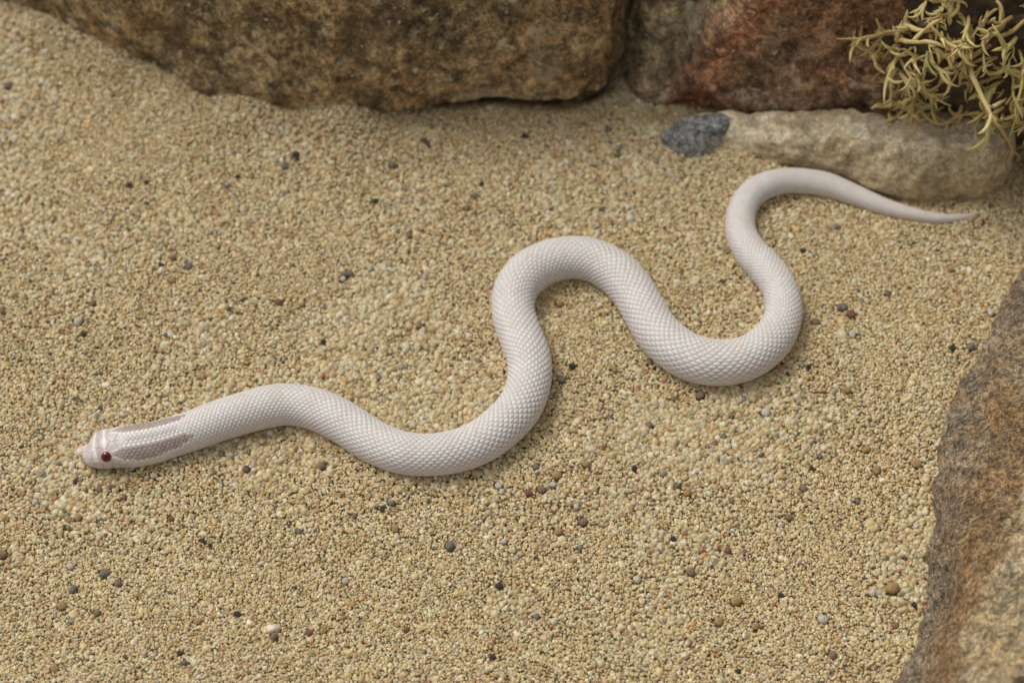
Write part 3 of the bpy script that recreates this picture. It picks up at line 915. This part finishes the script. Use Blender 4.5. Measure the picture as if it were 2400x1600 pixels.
# the body has pushed the loose grains up along its sides
cs_ = 0.001
gxs = np.arange(x0, x1, cs_); gys = np.arange(y0, y1, cs_)
GX, GY = np.meshgrid(gxs, gys)
near = np.full(GX.shape, 1.0)
for q in range(0, len(cen), 14):
    near = np.minimum(near, np.hypot(GX - cen[q, 0], GY - cen[q, 1]) - semi[q] * 0.9)
ix = np.clip(((PT[:, 0] - x0) / cs_).astype(int), 0, len(gxs) - 1); iy = np.clip(((PT[:, 1] - y0) / cs_).astype(int), 0, len(gys) - 1)
nd = near[iy, ix]
bank = 0.0011 * np.exp(-((nd - 0.001) / 0.0030) ** 2) * (0.7 + 0.6 * perlin(np.c_[PT, np.zeros(len(PT))] / 0.012 + 1.7))
Zg = ground_h(PT) + ZO + bank
n = len(PT)
pal = np.array([(0.66, 0.56, 0.36), (0.60, 0.48, 0.28), (0.70, 0.63, 0.47), (0.54, 0.40, 0.20), (0.76, 0.71, 0.59), (0.52, 0.34, 0.15), (0.44, 0.29, 0.17), (0.40, 0.35, 0.26), (0.40, 0.20, 0.11), (0.20, 0.18, 0.15), (0.055, 0.05, 0.045)])
pw = np.array([30, 22, 17, 8, 7, 5, 4.5, 4, 1.3, 0.9, 0.5]); pw /= pw.sum()
ci = rng.choice(len(pal), n, p=pw)
GC = pal[ci] * np.exp(rng.normal(0, 0.10, n))[:, None] * (1 + rng.normal(0, 0.03, (n, 3)))
GC = np.clip(GC * np.array([1.02, 0.965, 0.825]) * (1 - np.array([0.10, 0.09, 0.07]) * smooth(-0.1, 0.5, patchiness(PT))[:, None]), 0.01, 0.9)
AN = np.c_[np.exp(rng.normal(0.05, 0.11, n)), np.exp(rng.normal(0, 0.11, n)), np.exp(rng.normal(-0.14, 0.11, n))] * SZ[:, None]
RO = np.c_[rng.normal(0, 0.5, n), rng.normal(0, 0.5, n), rng.uniform(0, 6.283, n)]

m = NT('sand_grain')
ia = m.n('ShaderNodeAttribute', attribute_name='gcol')
ia.attribute_type = 'INSTANCER'
gn = m.noise(1.4, 3, 0.6)
cc = m.mix(m.mask(gn, 0.35, 0.65), ia.outputs['Color'], m.mix(0.22, ia.outputs['Color'], (0.72, 0.62, 0.42)))
m.l(cc, m.b.inputs['Base Color'])
m.b.inputs['Roughness'].default_value = 0.38
m.b.inputs['Specular IOR Level'].default_value = 0.45
MAT_GRAIN = m.mat

gme = bpy.data.meshes.new('sand_grains')
gme.vertices.add(n)
gme.vertices.foreach_set('co', np.c_[PT, Zg].astype(np.float32).ravel())
for nm, typ, arr, key in (('gscl', 'FLOAT_VECTOR', AN, 'vector'), ('grot', 'FLOAT_VECTOR', RO, 'vector')):
    a = gme.attributes.new(nm, typ, 'POINT'); a.data.foreach_set(key, arr.astype(np.float32).ravel())
set_col(gme, 'gcol', GC)
a = gme.attributes.new('gidx', 'INT', 'POINT'); a.data.foreach_set('value', rng.integers(0, 6, n).astype(np.int32))
grains = link_mesh('sand_grains', gme, MAT_GRAIN)
tag(grains, 'loose beige and honey sand grains covering the ground', 'sand', kind='stuff')
ng = bpy.data.node_groups.new('grain_scatter', 'GeometryNodeTree')
ng.interface.new_socket('Geometry', in_out='INPUT', socket_type='NodeSocketGeometry')
ng.interface.new_socket('Geometry', in_out='OUTPUT', socket_type='NodeSocketGeometry')
N_ = ng.nodes.new; L_ = ng.links.new
gi = N_('NodeGroupInput'); go = N_('NodeGroupOutput')
g2i = N_('GeometryNodeGeometryToInstance')
for q in range(6):
    ico = N_('GeometryNodeMeshIcoSphere'); ico.inputs['Radius'].default_value = 1.0; ico.inputs['Subdivisions'].default_value = 3 if q < 2 else 2
    nz = N_('ShaderNodeTexNoise'); nz.noise_dimensions = '4D'
    nz.inputs['W'].default_value = 3.7 * q; nz.inputs['Scale'].default_value = 0.85; nz.inputs['Detail'].default_value = 1.5
    pos = N_('GeometryNodeInputPosition')
    sub = N_('ShaderNodeMath'); sub.operation = 'MULTIPLY_ADD'; sub.inputs[1].default_value = 1.5; sub.inputs[2].default_value = 0.25
    L_(nz.outputs[0], sub.inputs[0])
    sc_ = N_('ShaderNodeVectorMath'); sc_.operation = 'SCALE'
    L_(pos.outputs[0], sc_.inputs[0]); L_(sub.outputs[0], sc_.inputs['Scale'])
    sp = N_('GeometryNodeSetPosition')
    L_(ico.outputs['Mesh'], sp.inputs['Geometry']); L_(sc_.outputs[0], sp.inputs['Position'])
    ss = N_('GeometryNodeSetShadeSmooth'); L_(sp.outputs[0], ss.inputs['Geometry'])
    sm = N_('GeometryNodeSetMaterial'); sm.inputs['Material'].default_value = MAT_GRAIN
    L_(ss.outputs[0], sm.inputs['Geometry'])
    L_(sm.outputs[0], g2i.inputs[0])
iop = N_('GeometryNodeInstanceOnPoints')
iop.inputs['Pick Instance'].default_value = True
def named(nm, typ):
    x = N_('GeometryNodeInputNamedAttribute'); x.data_type = typ; x.inputs['Name'].default_value = nm
    return x.outputs['Attribute']
L_(gi.outputs[0], iop.inputs['Points']); L_(g2i.outputs[0], iop.inputs['Instance'])
L_(named('gidx', 'INT'), iop.inputs['Instance Index'])
e2r = N_('FunctionNodeEulerToRotation'); L_(named('grot', 'FLOAT_VECTOR'), e2r.inputs[0]); L_(e2r.outputs[0], iop.inputs['Rotation'])
L_(named('gscl', 'FLOAT_VECTOR'), iop.inputs['Scale'])
L_(iop.outputs[0], go.inputs[0])
md = grains.modifiers.new('scatter', 'NODES'); md.node_group = ng
print('grains', n, 'snake rings', nr, 'rows', nrow)

# ================================================================== moss
def tube(path, radii, seg=6):
    P = np.array(path, float)
    T = np.gradient(P, axis=0); T /= np.linalg.norm(T, axis=1)[:, None] + 1e-12
    ref = np.array([0.31, 0.77, 0.55])
    V = []
    for p, t, r in zip(P, T, radii):
        a = np.cross(t, ref); a /= np.linalg.norm(a) + 1e-12
        b = np.cross(t, a)
        for k in range(seg):
            an = 2 * math.pi * k / seg
            V.append(p + r * (a * math.cos(an) + b * math.sin(an)))
    F = []
    nP = len(P)
    for j in range(nP - 1):
        for k in range(seg):
            F.append((j * seg + k, j * seg + (k + 1) % seg, (j + 1) * seg + (k + 1) % seg, (j + 1) * seg + k))
    F.append(tuple(range(seg))[::-1])
    F.append(tuple((nP - 1) * seg + k for k in range(seg)))
    return V, F

def strand_geo(seed, length=0.017, rad=0.00085, nbr=4):
    r_ = np.random.default_rng(seed)
    V, F = [], []
    def add(path, radii):
        v, f = tube(path, radii)
        o = len(V)
        V.extend(v); F.extend(tuple(i + o for i in ff) for ff in f)
    def grow(p, d, L, curl, nseg):
        path = [np.array(p)]
        d = np.array(d) / np.linalg.norm(d)
        axis = r_.normal(size=3); axis /= np.linalg.norm(axis)
        for k in range(nseg):
            d = d + np.cross(axis, d) * curl / nseg + r_.normal(0, 0.10, 3)
            d /= np.linalg.norm(d)
            path.append(path[-1] + d * L / nseg)
        return np.array(path)
    main = grow((0, 0, 0), (0, 0, 1), length, r_.uniform(0.8, 3.0), 10)
    add(main, rad * np.interp(np.linspace(0, 1, 11), [0, .3, .75, 1], [0.8, 1.0, 0.75, 0.15]))
    for b in range(nbr):
        k = r_.integers(2, 9)
        d0 = main[k + 1] - main[k]; d0 /= np.linalg.norm(d0)
        d1 = d0 + r_.normal(0, 0.5, 3)
        br = grow(main[k], d1, length * r_.uniform(0.20, 0.50), r_.uniform(0.6, 2.2), 6)
        add(br, rad * 0.78 * np.interp(np.linspace(0, 1, 7), [0, .3, .7, 1], [0.8, 1.0, 0.8, 0.15]))
    return V, F

def mesh_from(name, V, F, mat, sm=True):
    me = bpy.data.meshes.new(name)
    me.from_pydata([tuple(v) for v in V], [], F)
    me.polygons.foreach_set('use_smooth', np.full(len(me.polygons), sm))
    me.materials.append(mat)
    me.update()
    return me

m = NT('moss')
oi = m.n('ShaderNodeObjectInfo')
nn = m.noise(120, 4, 0.6)
c1 = m.ramp(nn, [(0.3, (0.36, 0.275, 0.11)), (0.5, (0.58, 0.475, 0.205)), (0.72, (0.72, 0.62, 0.33))])
c2 = m.ramp(oi.outputs['Random'], [(0.0, (0.30, 0.20, 0.09)), (0.18, (0.44, 0.33, 0.15)), (0.4, (0.60, 0.48, 0.20)), (0.75, (0.72, 0.61, 0.29)), (1.0, (0.46, 0.43, 0.15))])
m.l(m.mix(1.0, m.mix(0.65, c1, c2), (1.16, 1.14, 1.12), 'MULTIPLY'), m.b.inputs['Base Color'])
m.b.inputs['Roughness'].default_value = 0.75
m.b.inputs['Specular IOR Level'].default_value = 0.2
m.l(m.bump(m.noise(1800, 3, 0.6), 0.0003, 0.6), m.b.inputs['Normal'])
MAT_MOSS = m.mat
m = NT('peat')
m.l(m.ramp(m.noise(160, 6, 0.7), [(0.3, (0.035, 0.022, 0.014)), (0.5, (0.09, 0.06, 0.035)), (0.7, (0.17, 0.12, 0.07))]), m.b.inputs['Base Color'])
m.b.inputs['Roughness'].default_value = 0.95
m.l(m.bump(m.noise(500, 5, 0.7), 0.0012, 0.9), m.b.inputs['Normal'])
MAT_PEAT = m.mat

mc = at(2372, 104, 0.045)
moss = empty('moss_clump', (float(mc[0]), float(mc[1]), 0.0))
tag(moss, 'tangled yellow-green moss clump spilling over the tan slab and red rock', 'moss')
SEMI = np.array([0.044, 0.022, 0.040])
nu, nv = 200, 130
uu = np.linspace(0, 2 * math.pi, nu, endpoint=False); vv = np.linspace(0.03, math.pi - 0.03, nv)
Vm = np.array([(math.cos(a) * math.sin(b), math.sin(a) * math.sin(b), math.cos(b)) for b in vv for a in uu])
Vm = Vm * SEMI * (1 + 0.16 * fbm(Vm, 0.7, 5, 0.62, 51))[:, None]
Vm[:, 2] += 0.045
base = link_mesh('peat', grid_mesh('peat', Vm, nu, nv, flip=True), MAT_PEAT, moss)
variants = []
for q in range(16):
    Vq, Fq = strand_geo(100 + q, length=random.uniform(0.016, 0.027), rad=random.uniform(0.00068, 0.00112), nbr=random.randint(3, 6))
    variants.append((mesh_from('strand', Vq, Fq, MAT_MOSS), Vq, Fq))
def moss_spots(nw, r_):
    out = []
    cl = CAM - np.array([mc[0], mc[1], 0.045]); cl /= np.linalg.norm(cl)
    while len(out) < nw:
        d = r_.normal(size=3); d /= np.linalg.norm(d)
        if d @ cl < -0.15 or d[2] < -0.6:
            continue
        # gaps where the peat shows
        if perlin(np.array([d * 2.3 + 3.3]))[0] < -0.12 and r_.random() < 0.75:
            continue
        out.append(d)
    return out
r_ = np.random.default_rng(77)
for d in moss_spots(285, r_):
    p = d * SEMI * 0.97 + np.array([0, 0, 0.045])
    nrm_ = d / SEMI; nrm_ /= np.linalg.norm(nrm_)
    dr = nrm_ * r_.uniform(0.1, 0.8) + r_.normal(0, 0.75, 3) + np.array([-0.15, -0.1, -0.10])
    o = bpy.data.objects.new('strand', variants[r_.integers(0, 16)][0])
    COL.objects.link(o); o.parent = moss
    q = Vector(dr).to_track_quat('Z', 'Y')
    s_ = r_.uniform(0.75, 1.2)
    o.matrix_local = Matrix.Translation(Vector(p)) @ q.to_matrix().to_4x4() @ Matrix.Rotation(r_.uniform(0, 6.28), 4, 'Z') @ Matrix.Scale(s_, 4)
Va, Fa = [], []
for d in moss_spots(170, r_):                               # thin undergrowth, too fine to count
    p = d * SEMI * 0.95 + np.array([0, 0, 0.045])
    dr = Vector(d / SEMI / 40 + r_.normal(0, 0.9, 3))
    M = Matrix.Translation(Vector(p)) @ dr.to_track_quat('Z', 'Y').to_matrix().to_4x4() @ Matrix.Scale(r_.uniform(0.4, 0.7), 4)
    _, Vq, Fq = variants[r_.integers(0, 16)]
    Ma = np.array(M); o_ = len(Va)
    Va.extend((np.c_[np.array(Vq), np.ones(len(Vq))] @ Ma.T)[:, :3])
    Fa.extend(tuple(i + o_ for i in f) for f in Fq)
und = link_mesh('undergrowth', mesh_from('undergrowth', Va, Fa, MAT_MOSS), None, moss)
und['kind'] = 'stuff'

# ================================================================== sliver of bark on the sand
pts_ = [on_ground(x_, y_) for x_, y_ in ((984, 332), (991, 333), (998, 336), (1004, 342), (1008, 350))]
o0 = pts_[2]
pth = [p_ - o0 + np.array([0, 0, 0.0008 + 0.0004 * math.sin(k_)]) for k_, p_ in enumerate(pts_)]
Vq, Fq = tube(pth, [0.0003, 0.0008, 0.0010, 0.0008, 0.0003], 7)
m = NT('bark')
m.l(m.ramp(m.noise(700, 4, 0.6), [(0.3, (0.05, 0.032, 0.02)), (0.7, (0.16, 0.10, 0.06))]), m.b.inputs['Base Color'])
m.b.inputs['Roughness'].default_value = 0.8
chip = link_mesh('bark_sliver', mesh_from('bark_sliver', Vq, Fq, m.mat))
chip.location = o0
tag(chip, 'thin curved dark brown bark sliver on the sand before the brown rock', 'bark')
